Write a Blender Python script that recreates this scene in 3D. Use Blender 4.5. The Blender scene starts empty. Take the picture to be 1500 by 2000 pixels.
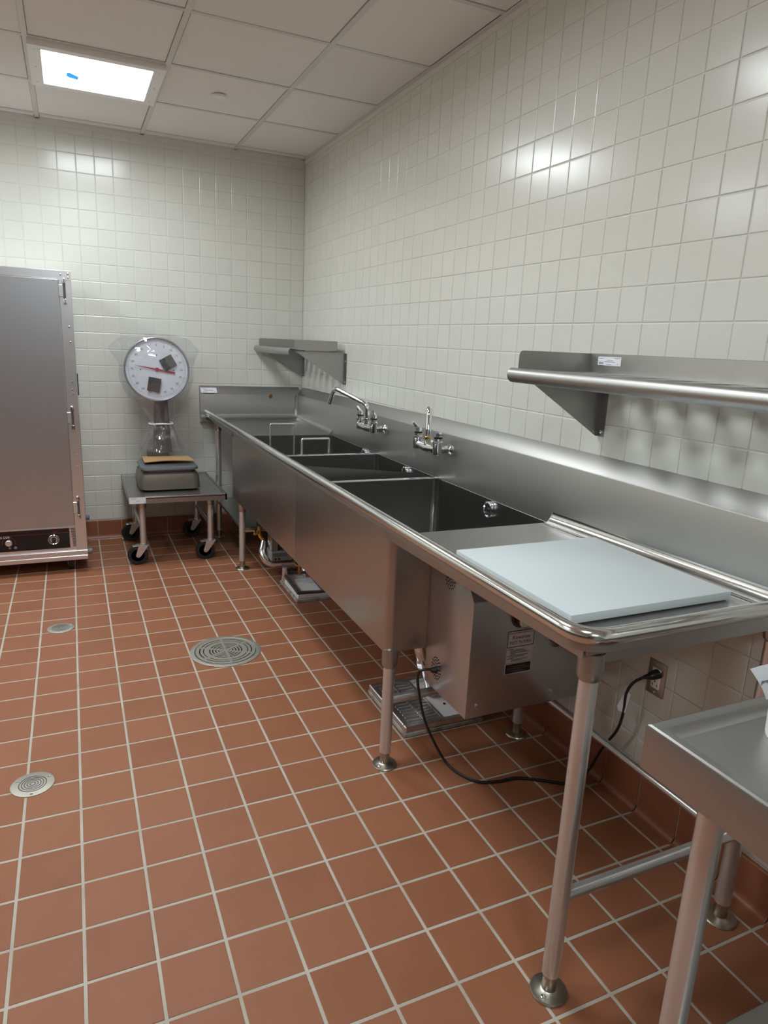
import bpy, bmesh, math, random
from mathutils import Vector, Matrix
random.seed(7)
S = bpy.context.scene
COL = S.collection
# ------------------------------------------------------------------ camera
CAM = Vector((-1.62814, -5.14446, 1.46235))
FPX = 1322.37
RT = Vector((0.91115127, -0.40958943, 0.04516478))
DN = Vector((-0.05890631, -0.23794412, -0.96949092))
FW = Vector((0.40783993, 0.88069239, -0.24093049))
cd = bpy.data.cameras.new('camera')
cam = bpy.data.objects.new('camera', cd)
COL.objects.link(cam)
M = Matrix.Identity(4)
for i in range(3):
    M[i][0] = RT[i]; M[i][1] = -DN[i]; M[i][2] = -FW[i]; M[i][3] = CAM[i]
cam.matrix_world = M
cd.sensor_fit = 'VERTICAL'; cd.sensor_height = 24.0; cd.lens = FPX * 24.0 / 2000.0
cd.clip_start = 0.05
S.camera = cam
# ------------------------------------------------------------------ world, exposure
w = bpy.data.worlds.new('world'); S.world = w; w.use_nodes = True
w.node_tree.nodes['Background'].inputs[0].default_value = (0.5, 0.5, 0.5, 1)
w.node_tree.nodes['Background'].inputs[1].default_value = 0.05
vs = S.view_settings
vs.view_transform = 'Standard'; vs.look = 'None'; vs.gamma = 1.0; vs.use_curve_mapping = False
vs.exposure = 0.0
LAMP = 16.5          # watts of every ceiling panel light
S.cycles.max_bounces = 10; S.cycles.diffuse_bounces = 5; S.cycles.glossy_bounces = 5
S.cycles.transparent_max_bounces = 12
S.cycles.use_denoising = True
S.cycles.sample_clamp_indirect = 6.0

# ------------------------------------------------------------------ materials
def lin(r, g, b):
    f = lambda c: (c / 255 / 12.92) if c / 255 <= .04045 else ((c / 255 + .055) / 1.055) ** 2.4
    return (f(r), f(g), f(b), 1)
def mat(name, col, rough=.5, metal=0.0, spec=.5, emit=None, noise=None, bump=None, rnd=None, rvar=None, aniso=0, coat=0):
    m = bpy.data.materials.new(name); m.use_nodes = True
    nt = m.node_tree; p = nt.nodes['Principled BSDF']; L = nt.links.new
    p.inputs['Base Color'].default_value = col; p.inputs['Roughness'].default_value = rough
    p.inputs['Metallic'].default_value = metal; p.inputs['Specular IOR Level'].default_value = spec
    p.inputs['Anisotropic'].default_value = aniso
    p.inputs['Coat Weight'].default_value = coat
    if emit:
        p.inputs['Emission Color'].default_value = emit[0]; p.inputs['Emission Strength'].default_value = emit[1]
    tc = None
    def tex(scale, detail=3, sc=(1, 1, 1)):
        g = nt.nodes.new('ShaderNodeNewGeometry'); mp = nt.nodes.new('ShaderNodeMapping')
        mp.inputs['Scale'].default_value = sc
        L(g.outputs['Position'], mp.inputs[0])
        n = nt.nodes.new('ShaderNodeTexNoise'); n.inputs['Scale'].default_value = scale; n.inputs['Detail'].default_value = detail
        L(mp.outputs[0], n.inputs['Vector']); return n.outputs['Fac']
    src = None
    if noise:                       # (colour2, scale, amount)
        mx = nt.nodes.new('ShaderNodeMix'); mx.data_type = 'RGBA'
        mx.inputs[6].default_value = col; mx.inputs[7].default_value = noise[0]
        mr = nt.nodes.new('ShaderNodeMapRange'); mr.inputs[1].default_value = .35; mr.inputs[2].default_value = .7
        mr.inputs[4].default_value = noise[2]
        L(tex(noise[1], 4), mr.inputs[0]); L(mr.outputs[0], mx.inputs[0]); src = mx.outputs[2]
    if rnd:                         # (colour2, amount) one value per piece
        oi = nt.nodes.new('ShaderNodeObjectInfo'); ge = nt.nodes.new('ShaderNodeNewGeometry')
        ad = nt.nodes.new('ShaderNodeMath'); ad.operation = 'ADD'
        L(oi.outputs['Random'], ad.inputs[0]); L(ge.outputs['Random Per Island'], ad.inputs[1])
        fr = nt.nodes.new('ShaderNodeMath'); fr.operation = 'FRACT'; L(ad.outputs[0], fr.inputs[0])
        mu = nt.nodes.new('ShaderNodeMath'); mu.operation = 'MULTIPLY'; mu.inputs[1].default_value = rnd[1]; L(fr.outputs[0], mu.inputs[0])
        mx = nt.nodes.new('ShaderNodeMix'); mx.data_type = 'RGBA'
        if src: L(src, mx.inputs[6])
        else: mx.inputs[6].default_value = col
        mx.inputs[7].default_value = rnd[0]; L(mu.outputs[0], mx.inputs[0]); src = mx.outputs[2]
    if src: L(src, p.inputs['Base Color'])
    if rvar:                        # (scale, lo, hi, stretch)
        mr = nt.nodes.new('ShaderNodeMapRange'); mr.inputs[1].default_value = .3; mr.inputs[2].default_value = .7
        mr.inputs[3].default_value = rvar[1]; mr.inputs[4].default_value = rvar[2]
        L(tex(rvar[0], 4, rvar[3]), mr.inputs[0]); L(mr.outputs[0], p.inputs['Roughness'])
    if bump:                        # (scale, strength, dist, stretch)
        b = nt.nodes.new('ShaderNodeBump'); b.inputs['Strength'].default_value = bump[1]; b.inputs['Distance'].default_value = bump[2]
        L(tex(bump[0], bump[4] if len(bump) > 4 else 0, bump[3]), b.inputs['Height']); L(b.outputs[0], p.inputs['Normal'])
    return m
one = (1, 1, 1)
STEEL = mat('brushed_steel', (.43, .425, .415, 1), .32, .97)
STEELY = mat('brushed_steel_lengthwise', (.44, .435, .42, 1), .40, .97)
BOWL = mat('basin_steel', (.33, .325, .315, 1), .3, 1)
SHELL = mat('apron_steel', (.47, .46, .44, 1), .31, 1)
PIPE = mat('tube_steel', (.72, .73, .73, 1), .26, .8)
RIMM = mat('polished_rim_steel', (.72, .72, .71, 1), .14, 1)
CHROME = mat('chrome', (.75, .76, .78, 1), .06, 1)
NICKEL = mat('dull_nickel_foot', (.46, .43, .36, 1), .34, 1, bump=(60, .2, .002, one))
ALU = mat('brushed_aluminium', (.78, .785, .81, 1), .3, .95)
ALUDOOR = mat('aluminium_door', (.53, .54, .565, 1), .33, .95)
BRASS = mat('brass', (.75, .5, .16, 1), .22, 1)
COPPER = mat('copper', (.6, .3, .17, 1), .3, 1)
GROUTF = mat('floor_grout', lin(178, 172, 160), .85, noise=(lin(150, 140, 126), 6, .6))
GROUTW = mat('wall_grout', lin(211, 210, 202), .45)
FTILE = mat('quarry_tile', (.250, .095, .046, 1), .5, spec=.3, noise=((.215, .078, .036, 1), 9, .6), rnd=((.285, .114, .059, 1), .75), bump=(70, .05, .002, one))
BTILE = mat('base_quarry_tile', (.25, .085, .04, 1), .4, spec=.4, noise=((.2, .07, .035, 1), 9, .6), rnd=((.28, .1, .05, 1), .6))
WTILE = mat('glazed_wall_tile', lin(212, 212, 204), .2, spec=.5, rnd=(lin(208, 208, 200), .7), bump=(16, .035, .004, one))
WPLAIN = mat('painted_wall', lin(205, 201, 188), .5)
EQUIP = mat('dark_panel_grey', (.085, .085, .083, 1), .45)  # for the added panels that darken the steel's reflections
CTILE = mat('ceiling_panel', lin(236, 232, 228), .9, rnd=(lin(228, 226, 222), .8), bump=(40, .04, .003, one))
CGRID = mat('ceiling_grid', lin(214, 212, 206), .5)
VOID = mat('ceiling_void', (.01, .01, .01, 1), .9)
WHITE = mat('white_enamel', lin(238, 237, 234), .4)
PAPER = mat('white_paper', lin(225, 228, 234), .7)
INK = mat('grey_print', (.06, .06, .07, 1), .7)
INKB = mat('black_print', (.012, .012, .014, 1), .5)
INKR = mat('dark_red_print', (.10, .012, .014, 1), .6)
INKW = mat('white_print', (.7, .7, .68, 1), .6)
TAPE = bpy.data.materials.new('blue_tape'); TAPE.use_nodes = True
_n = TAPE.node_tree; _n.nodes.clear(); _o = _n.nodes.new('ShaderNodeOutputMaterial'); _t = _n.nodes.new('ShaderNodeBsdfTranslucent')
_t.inputs[0].default_value = (.0022, .0135, .031, 1); _n.links.new(_t.outputs[0], _o.inputs[0])
BOARD = mat('polyethylene_board', lin(206, 215, 217), .38, spec=.35)
BLACK = mat('black_plastic', (.012, .012, .013, 1), .35)
RUBBER = mat('black_rubber', (.015, .015, .016, 1), .5)
BLKGL = mat('gloss_black_panel', (.006, .006, .008, 1), .12)
CARD = mat('cardboard', lin(190, 150, 105), .8, noise=(lin(175, 135, 92), 12, .6))
HAMMER = mat('taupe_hammertone', lin(112, 104, 95), .38, metal=.35, bump=(120, .12, .002, one))
DARKGREY = mat('dark_grey_enamel', lin(78, 74, 74), .4)
FOAM = mat('dark_foam', (.035, .035, .036, 1), .9)
DIALW = mat('dial_white', lin(222, 228, 236), .45)
REDP = mat('pointer_red', (.42, .02, .05, 1), .4)
BRZ = mat('nickel_bronze_cover', (.40, .38, .33, 1), .5, .8)
BUMP = mat('grey_bumper', lin(120, 124, 132), .5)
CONC = mat('pale_mortar', lin(185, 182, 174), .9, noise=(lin(105, 100, 92), 25, .8))
BASINW = mat('white_basin_enamel', lin(240, 242, 244), .3)
GREYBOX = mat('grey_steel_box', lin(150, 150, 148), .45, metal=.3)
RUST = mat('rust_stain', lin(110, 72, 22), .8)
# clear film: thin sheet, mostly see-through with a glossy surface
FILM = bpy.data.materials.new('clear_film'); FILM.use_nodes = True
nt = FILM.node_tree; nt.nodes.clear()
o_ = nt.nodes.new('ShaderNodeOutputMaterial'); mxs = nt.nodes.new('ShaderNodeMixShader'); tr = nt.nodes.new('ShaderNodeBsdfTransparent')
gl = nt.nodes.new('ShaderNodeBsdfGlossy'); df = nt.nodes.new('ShaderNodeBsdfDiffuse'); m2 = nt.nodes.new('ShaderNodeMixShader')
gl.inputs['Roughness'].default_value = .07; df.inputs[0].default_value = (.8, .8, .82, 1); m2.inputs[0].default_value = .25
gl.inputs[0].default_value = (.9, .9, .9, 1)
nz = nt.nodes.new('ShaderNodeTexNoise'); nz.inputs['Scale'].default_value = 11; bp = nt.nodes.new('ShaderNodeBump')
bp.inputs['Strength'].default_value = .6; bp.inputs['Distance'].default_value = .02
g_ = nt.nodes.new('ShaderNodeNewGeometry'); nt.links.new(g_.outputs['Position'], nz.inputs['Vector'])
nt.links.new(nz.outputs['Fac'], bp.inputs['Height']); nt.links.new(bp.outputs[0], gl.inputs['Normal'])
tr.inputs[0].default_value = (.97, .97, .98, 1)
mxs.inputs[0].default_value = .15
nt.links.new(gl.outputs[0], m2.inputs[1]); nt.links.new(df.outputs[0], m2.inputs[2])
nt.links.new(tr.outputs[0], mxs.inputs[1]); nt.links.new(m2.outputs[0], mxs.inputs[2]); nt.links.new(mxs.outputs[0], o_.inputs[0])

# ------------------------------------------------------------------ mesh helpers
class MB:
    def __init__(s): s.bm = bmesh.new()
    def box(s, x0, x1, y0, y1, z0, z1, bev=0, seg=2, mtx=None):
        r = bmesh.ops.create_cube(s.bm, size=1)
        vs_ = r['verts']
        bmesh.ops.scale(s.bm, vec=(abs(x1 - x0), abs(y1 - y0), abs(z1 - z0)), verts=vs_)
        bmesh.ops.translate(s.bm, vec=((x0 + x1) / 2, (y0 + y1) / 2, (z0 + z1) / 2), verts=vs_)
        if mtx: bmesh.ops.transform(s.bm, matrix=mtx, verts=vs_)
        if bev:
            es = list({e for v in vs_ for e in v.link_edges})
            bmesh.ops.bevel(s.bm, geom=es, offset=bev, segments=seg, affect='EDGES', profile=.5)
        return s
    def loft(s, rings, closed=True, caps=True):
        vr = [[s.bm.verts.new(p) for p in r] for r in rings]
        n = len(rings[0])
        for a, b in zip(vr, vr[1:]):
            for i in range(n if closed else n - 1):
                j = (i + 1) % n
                try: s.bm.faces.new((a[i], a[j], b[j], b[i]))
                except ValueError: pass
        if caps and closed:
            for r in (vr[0], vr[-1]):
                try: s.bm.faces.new(r)
                except ValueError: pass
        return s
    def cyl(s, a, b, r0, r1=None, n=20, caps=True):
        a, b = Vector(a), Vector(b); r1 = r0 if r1 is None else r1
        d = (b - a).normalized(); u = d.orthogonal().normalized(); v = d.cross(u)
        ring = lambda c, r: [c + (u * math.cos(t) + v * math.sin(t)) * r for t in [2 * math.pi * i / n for i in range(n)]]
        return s.loft([ring(a, r0), ring(b, r1)], True, caps)
    def lathe(s, prof, c, axis=(0, 0, 1), n=28, caps=True):
        c = Vector(c); d = Vector(axis).normalized(); u = d.orthogonal().normalized(); v = d.cross(u)
        return s.loft([[c + d * h + (u * math.cos(t) + v * math.sin(t)) * r for t in [2 * math.pi * i / n for i in range(n)]] for r, h in prof], True, caps)
    def tube(s, pts, r, n=12):
        pts = [Vector(p) for p in pts]; rings = []
        d0 = (pts[1] - pts[0]).normalized(); u = d0.orthogonal().normalized()
        for i, p in enumerate(pts):
            if i == 0: d = pts[1] - pts[0]
            elif i == len(pts) - 1: d = pts[-1] - pts[-2]
            else: d = (pts[i + 1] - p).normalized() + (p - pts[i - 1]).normalized()
            d = d.normalized(); u = (u - d * u.dot(d)).normalized(); v = d.cross(u)
            rr = r[i] if isinstance(r, (list, tuple)) else r
            rings.append([p + (u * math.cos(t) + v * math.sin(t)) * rr for t in [2 * math.pi * k / n for k in range(n)]])
        return s.loft(rings)
    def prism(s, poly, vec):               # planar polygon extruded by vec
        v = Vector(vec); return s.loft([[Vector(p) for p in poly], [Vector(p) + v for p in poly]])
    def face(s, pts):
        s.bm.faces.new([s.bm.verts.new(p) for p in pts]); return s
    def mesh(s, name, angle=35):
        bmesh.ops.recalc_face_normals(s.bm, faces=s.bm.faces[:])
        me = bpy.data.meshes.new(name); s.bm.to_mesh(me); s.bm.free()
        for p in me.polygons: p.use_smooth = True
        try: me.set_sharp_from_angle(angle=math.radians(angle))
        except Exception: pass
        return me
    def build(s, name, m, parent=None, angle=35):
        me = s.mesh(name, angle); me.materials.append(m)
        return link(name, me, parent)
def link(name, me, parent=None):
    o = bpy.data.objects.new(name, me); COL.objects.link(o)
    if parent: attach(o, parent)
    return o
def attach(o, parent):
    o.parent = parent
    o.matrix_parent_inverse = wm(parent).inverted()
def wm(o):
    m = o.matrix_basis.copy()
    if o.parent: m = wm(o.parent) @ o.matrix_parent_inverse @ m
    return m
def tag(o, label, cat, group=None):
    o['label'] = label; o['category'] = cat
    if group: o['group'] = group
    return o
def thing(name, loc, label, cat, group=None):
    o = bpy.data.objects.new(name, None); COL.objects.link(o); o.location = loc; o.empty_display_size = .05
    return tag(o, label, cat, group)
def struct(o): o['kind'] = 'structure'; return o
def fillet(pts, r, n=6):
    pts = [Vector(p) for p in pts]; out = [pts[0]]
    for a, b, c in zip(pts, pts[1:], pts[2:]):
        d1, d2 = (a - b), (c - b); rr = min(r, d1.length * .49, d2.length * .49)
        p1, p2 = b + d1.normalized() * rr, b + d2.normalized() * rr
        for i in range(n + 1):
            t = i / n; out.append(p1 * (1 - t) ** 2 + b * 2 * t * (1 - t) + p2 * t * t)
    out.append(pts[-1]); return out
def rrect(x0, x1, y0, y1, r, z, n=5):
    out = []
    for cx, cy, a0 in ((x1 - r, y1 - r, 0), (x0 + r, y1 - r, 90), (x0 + r, y0 + r, 180), (x1 - r, y0 + r, 270)):
        for i in range(n + 1):
            a = math.radians(a0 + 90 * i / n); out.append(Vector((cx + r * math.cos(a), cy + r * math.sin(a), z)))
    return out
def copy_tree(o, delta, parent=None):
    c = o.copy(); COL.objects.link(c)
    if parent: c.parent = parent
    else: c.location = o.location + Vector(delta)
    for ch in list(o.children): copy_tree(ch, delta, c)
    return c
# text frames: columns = text right, text up, facing
def frame(org, kind):
    c = {'-y': ((1, 0, 0), (0, 0, 1), (0, -1, 0)), '-x': ((0, -1, 0), (0, 0, 1), (-1, 0, 0)), 'z': ((1, 0, 0), (0, 1, 0), (0, 0, 1)),
         }[kind]
    m = Matrix.Identity(4)
    for k in range(3):
        for i in range(3): m[i][k] = c[k][i]
    m.translation = Vector(org); return m
def text_mesh(body, size, align='CENTER', shear=0):
    cu = bpy.data.curves.new('t', 'FONT'); cu.body = body; cu.size = size; cu.align_x = align; cu.align_y = 'CENTER'
    cu.resolution_u = 2; cu.extrude = .0002; cu.shear = shear
    ob = bpy.data.objects.new('t', cu); COL.objects.link(ob)
    bpy.context.view_layer.update()
    me = bpy.data.meshes.new_from_object(ob.evaluated_get(bpy.context.evaluated_depsgraph_get()))
    bpy.data.objects.remove(ob); bpy.data.curves.remove(cu); return me
def lettering(body, size, m4, mtl, parent, name='lettering', align='CENTER', bold=False, shear=0):
    me = text_mesh(body, size, align, shear); me.materials.clear(); me.materials.append(mtl)
    me.transform(m4); return link(name, me, parent)
def many_letters(items, mtl, parent, name):   # items (text, size, matrix) joined into one print
    bm = bmesh.new()
    for t, s_, m4 in items:
        me = text_mesh(t, s_); me.transform(m4); bm.from_mesh(me); bpy.data.meshes.remove(me)
    me = bpy.data.meshes.new(name); bm.to_mesh(me); bm.free(); me.materials.append(mtl)
    return link(name, me, parent)
def sticker(w_, h_, m4, parent, lines=((.1, .8, .35), (.3, .5, .3), (.3, .3, .4)), head=None, name='paper_label', qr=False):
    b = MB().box(-w_ / 2, w_ / 2, -h_ / 2, h_ / 2, 0, .0006); me = b.mesh(name); me.transform(m4); me.materials.append(PAPER)
    o = link(name, me, parent)
    b = MB()
    for x, y, l in lines:
        x0 = -w_ / 2 + w_ * x; b.box(x0, x0 + w_ * l, -h_ / 2 + h_ * y - h_ * .022, -h_ / 2 + h_ * y + h_ * .022, .0006, .0009)
    me = b.mesh('print'); me.transform(m4); me.materials.append(INK); link('print', me, o)
    return o

# ------------------------------------------------------------------ tiles
def px_of(p):
    d = Vector(p) - CAM; z = d.dot(FW)
    if z < .2: return None
    return 750 + FPX * d.dot(RT) / z, 1000 + FPX * d.dot(DN) / z, z
def seen(p, margin=60):
    q = px_of(p)
    if not q or not (-margin < q[0] < 1500 + margin and -margin < q[1] < 2000 + margin): return 0
    return 1 / q[2] ** 2
_tm = {}
def tile_mesh(w_, h_, t, b, mtl):
    k = (round(w_, 4), round(h_, 4), t, b, mtl.name)
    if k not in _tm:
        m_ = MB(); ring = lambda i, z: [Vector((sx * (w_ / 2 - i), sy * (h_ / 2 - i), z)) for sx, sy in ((-1, -1), (1, -1), (1, 1), (-1, 1))]
        vr = [ring(0, 0), ring(0, t - b), ring(b * .3, t - b * .3), ring(b, t)]
        m_.loft(vr, True, False); m_.face(vr[-1])
        me = m_.mesh('tile', 20); me.materials.append(mtl); _tm[k] = me
    return _tm[k]
def lay(cells, parent, mtl, t, b, tilt, name='tile', limit=300):
    """cells: (centre, right, up, normal, w, h)"""
    cells = sorted(cells, key=lambda c: -(seen(c[0]) * c[4] * c[5] * (abs((Vector(c[0]) - CAM).normalized().dot(c[3])) + .02)))
    rest = None
    for i, (c, r, u, n, w_, h_) in enumerate(cells):
        m = Matrix.Identity(4)
        for k, v in enumerate((r, u, n)):
            for a in range(3): m[a][k] = v[a]
        m = m @ Matrix.Rotation(random.gauss(0, tilt), 4, 'X') @ Matrix.Rotation(random.gauss(0, tilt), 4, 'Y')
        m.translation = Vector(c) + Vector(n) * random.uniform(-.0003, .0003)
        me = tile_mesh(w_, h_, t, b, mtl)
        if i < limit:
            o = bpy.data.objects.new(name, me); COL.objects.link(o); o.parent = parent
            o.matrix_parent_inverse = Matrix.Identity(4) if parent.type == 'MESH' and parent.location.length == 0 else wm(parent).inverted()
            o.matrix_basis = m
        else:
            if rest is None: rest = bmesh.new()
            t_ = me.copy(); t_.transform(m); rest.from_mesh(t_); bpy.data.meshes.remove(t_)
    if rest is not None:
        me = bpy.data.meshes.new('tile_field'); rest.to_mesh(me); rest.free(); me.materials.append(mtl)
        o = link('tile_field', me, parent); o['kind'] = 'stuff'

XL, YF, ZC = -3.9, -7.8, 2.718
# floor
floor = struct(MB().box(XL, .1, YF, .1, -.1, -.0007).build('floor', GROUTF))
FP = .1608; FX0, FY0 = -1.84356, -2.94137
cells = []
X_, Y_, Z_ = Vector((1, 0, 0)), Vector((0, 1, 0)), Vector((0, 0, 1))
for i in range(-18, 12):
    for j in range(-18, 31):
        x0 = FX0 + i * FP; x1 = x0 + FP; y1 = FY0 - j * FP + FP; y0 = y1 - FP
        x1 = min(x1, -.028 + .004); 
        if y0 < YF or x0 < XL: continue
        g = .0078
        if x1 - x0 < .03 or y1 - y0 < .03: continue
        if y1 > -.03: y1 = -.026
        if y1 - y0 < .03: continue
        cells.append((((x0 + x1) / 2, (y0 + y1) / 2, -.008), X_, Y_, Z_, x1 - x0 - g, y1 - y0 - g))
lay(cells, floor, FTILE, .0085, .0016, .0015)
# walls
WP = .109877
wall_r = struct(MB().box(.0003, .14, YF, .14, 0, ZC + .2).build('wall_right', GROUTW))
wall_b = struct(MB().box(XL, .14, .0003, .14, 0, ZC + .2).build('wall_back', GROUTW))
wl = struct(MB().box(XL - .12, XL, YF, .14, 0, ZC + .2).build('wall_left', WPLAIN))
MB().box(XL, XL + .02, YF, 0, .0, 1.3, .004, 1).build('added_dark_panel', EQUIP, wl)  # unseen panel added as a stand-in for dark equipment in reflections
wf = struct(MB().box(XL - .12, .14, YF - .12, YF, 0, ZC + .2).build('wall_front', WPLAIN))
MB().box(XL, 0, YF, YF + .02, .0, 2.1, .004, 1).build('added_dark_panel', EQUIP, wf)  # likewise added out of view, keeps steel facing the viewer dark
cells = []; g = .0024
for m_ in range(-3, 35):
    for r in range(-4, 21):
        ya = -3.69756 + m_ * WP; yb = min(ya + WP, -.001)
        zb = min(2.33059 - r * WP, ZC - .004); za = max(2.33059 - (r + 1) * WP, .136)
        if yb - ya < .02 or zb - za < .012: continue
        cells.append(((.004, (ya + yb) / 2, (za + zb) / 2), -Y_, Z_, -X_, yb - ya - g, zb - za - g))
# a strip nearer than the frame edge, so that the wall goes on
for m_ in range(-24, -3):
    for r in range(-4, 21):
        ya = -3.69756 + m_ * WP; zb = min(2.33059 - r * WP, ZC - .004); za = max(2.33059 - (r + 1) * WP, .136)
        if zb - za < .012: continue
        cells.append(((.004, ya + WP / 2, (za + zb) / 2), -Y_, Z_, -X_, WP - g, zb - za - g))
lay(cells, wall_r, WTILE, .0062, .0030, .0019)
cells = []
for k in range(-18, 17):
    for r in range(-2, 23):
        xa = -1.85716 + k * WP; xb = min(xa + WP, -.001)
        zb = min(2.5465 - r * WP, ZC - .004); za = max(2.5465 - (r + 1) * WP, .136)
        if xb - xa < .02 or zb - za < .012 or xa < XL: continue
        cells.append((((xa + xb) / 2, .004, (za + zb) / 2), X_, Z_, -Y_, xb - xa - g, zb - za - g))
lay(cells, wall_b, WTILE, .0062, .0030, .0019)
# cove base tiles
def cove_profile():       # (out from wall, height)
    p = [(0, .131), (.007, .131), (.0105, .128), (.0115, .122), (.0115, .03)]
    for i in range(1, 7):
        a = math.radians(15 * i); p.append((.0115 + .02 * (1 - math.cos(a)), .03 - .0295 * math.sin(a)))
    p += [(.0315, -.006), (0, -.006)]
    return p
base_r = struct(MB().box(-.0095, .004, YF, 0, 0, .129).build('baseboard_right', GROUTF))
base_b = struct(MB().box(XL, 0, -.0095, .004, 0, .129).build('baseboard_back', GROUTF))
mb = MB(); L_ = FP - .004
me_r = mb.prism([(-a, -L_ / 2, h) for a, h in cove_profile()], (0, L_, 0)).mesh('tile', 30); me_r.materials.append(BTILE)
me_b = MB().prism([(-L_ / 2, -a, h) for a, h in cove_profile()], (L_, 0, 0)).mesh('tile', 30); me_b.materials.append(BTILE)
for j in range(-17, 12):
    o = link('tile', me_r, base_r); o.location = (0, FY0 - j * FP - FP / 2 + FP, 0)
for i in range(-4, 11):
    o = link('tile', me_b, base_b); o.location = (FX0 + i * FP + FP / 2, 0, 0)
# ------------------------------------------------------------------ ceiling
CX = [-.507 - .613 * k for k in range(0, 7)]; CY = [-.105 - .618 * k for k in range(0, 13)]
mb = MB()
for x in CX: mb.box(x - .012, x + .012, YF, 0, ZC - .001, ZC + .03)
for y in CY: mb.box(XL, 0, y - .012, y + .012, ZC, ZC + .03)
ceiling = struct(mb.build('ceiling', CGRID))
b_ = MB().box(XL, .14, YF, .14, ZC + .05, ZC + .2).build('backing', VOID, ceiling)
struct(MB().box(-.026, .002, YF, 0, ZC - .001, ZC + .003).box(-.005, .002, YF, 0, ZC - .026, ZC + .003).build('trim_1', CGRID))
struct(MB().box(XL, 0, -.026, .002, ZC - .001, ZC + .003).box(XL, 0, -.005, .002, ZC - .026, ZC + .003).build('trim_2', CGRID))
xs = [-.013] + CX + [XL + .01]; ys = [-.013] + CY + [YF + .01]
_cm = {}
for i in range(len(xs) - 1):
    for j in range(len(ys) - 1):
        if (i - 1, j - 1) in {(a, b) for a, b in {(1, 1), (1, 4), (1, 7), (4, 1), (4, 4), (1, 10)}}: continue
        w_, h_ = xs[i] - xs[i + 1] - .028, ys[j] - ys[j + 1] - .028
        if w_ < .03 or h_ < .03: continue
        k = (round(w_, 3), round(h_, 3))
        if k not in _cm:
            me = MB().box(-w_ / 2, w_ / 2, -h_ / 2, h_ / 2, .003, .016, .0015, 1).mesh('ceiling_tile'); me.materials.append(CTILE); _cm[k] = me
        o = link('ceiling_tile', _cm[k], ceiling); o.location = ((xs[i] + xs[i + 1]) / 2 + random.uniform(-.002, .002), (ys[j] + ys[j + 1]) / 2 + random.choice((-.002, .0, .002)), ZC)
        o.rotation_euler = (random.gauss(0, .0012), random.gauss(0, .0012), 0)
# panel lights
LENS = mat('light_lens', (.8, .85, .9, 1), .4, emit=((.9, .96, 1.0, 1), 9.0))
def panel_light(xc, yc, label, group=None, power=1.0):
    t = thing('ceiling_light', (xc, yc, ZC), label, 'ceiling light', group)
    a, b = .302, .29; la, lb = .245, .243; zb = ZC - .024
    mb = MB()
    for x0, x1, y0, y1 in ((-a, a, lb, b + .008), (-a, a, -b, -lb), (-a, -la, -lb, lb), (la, a, -lb, lb)):
        mb.box(xc + x0, xc + x1, yc + y0, yc + y1, zb, ZC + .01, .002, 1)
    mb.build('frame', WHITE, t)
    MB().box(xc - la - .002, xc + la + .002, yc - lb - .002, yc + lb + .002, zb + .004, zb + .007).build('lens', LENS, t)
    ld = bpy.data.lights.new('lamp', 'AREA'); ld.shape = 'SQUARE'; ld.size = .48; ld.energy = LAMP * power; ld.color = (.89, .955, .975); ld.spread = math.radians(172)
    lo = bpy.data.objects.new('lamp', ld); COL.objects.link(lo); lo.location = (xc, yc, zb + .002); attach(lo, t)
    for sx in (-1, 1):
        for sy in (-1, 0, 1):
            MB().lathe([(.004, 0), (.004, -.001), (.002, -.002)], (xc + sx * .275, yc + sy * .23, zb), n=10).build('screw', PIPE, t)
    return t
fy = lambda j: (CY[j] + CY[j + 1]) / 2
panel_light((CX[1] + CX[2]) / 2, fy(1), 'square white framed ceiling light glowing above the left of the back wall')
for i, j, pw_, lb_ in ((1, 4, 1.0, 'square ceiling panel light out of view above the middle of the sink run'), (1, 7, .5, 'square ceiling panel light out of view above the work table'),
                 (4, 1, 1.3, 'square ceiling panel light added out of view as fill above the far left corner'), (4, 4, 1.4, 'square ceiling panel light added out of view as fill above the middle of the left wall'),  # left pair added to raise the ambient light
                 (1, 10, 1.6, 'square ceiling panel light added out of view as fill behind the viewer')):  # added far back for more bounce light on the ceiling
    panel_light((CX[i] + CX[i + 1]) / 2, fy(j), lb_, 'square ceiling panel lights', pw_)
tp = MB().face([(-1.5660, -0.9800, 2.6935), (-1.5640, -1.0240, 2.6935), (-1.5510, -1.0360, 2.6935), (-1.5090, -0.9960, 2.6935), (-1.5110, -0.9710, 2.6935), (-1.5140, -0.9450, 2.6935), (-1.5560, -0.9630, 2.6935)]).build('tape', TAPE)
tag(tp, 'torn piece of blue tape stuck on the glowing ceiling light lens', 'tape')
sp = thing('sprinkler_cover', (-.818, -1.045, ZC), 'round white cover plate under the ceiling panel right of the light', 'sprinkler')
MB().lathe([(.037, .006), (.037, -.001), (.034, -.0045), (0.001, -.005)], (-.818, -1.045, ZC - .009), n=32).build('cover_plate', WHITE, sp)
MB().cyl((-.818, -1.045, ZC - .009), (-.818, -1.045, ZC + .006), .02).build('collar', WHITE, sp)

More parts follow.
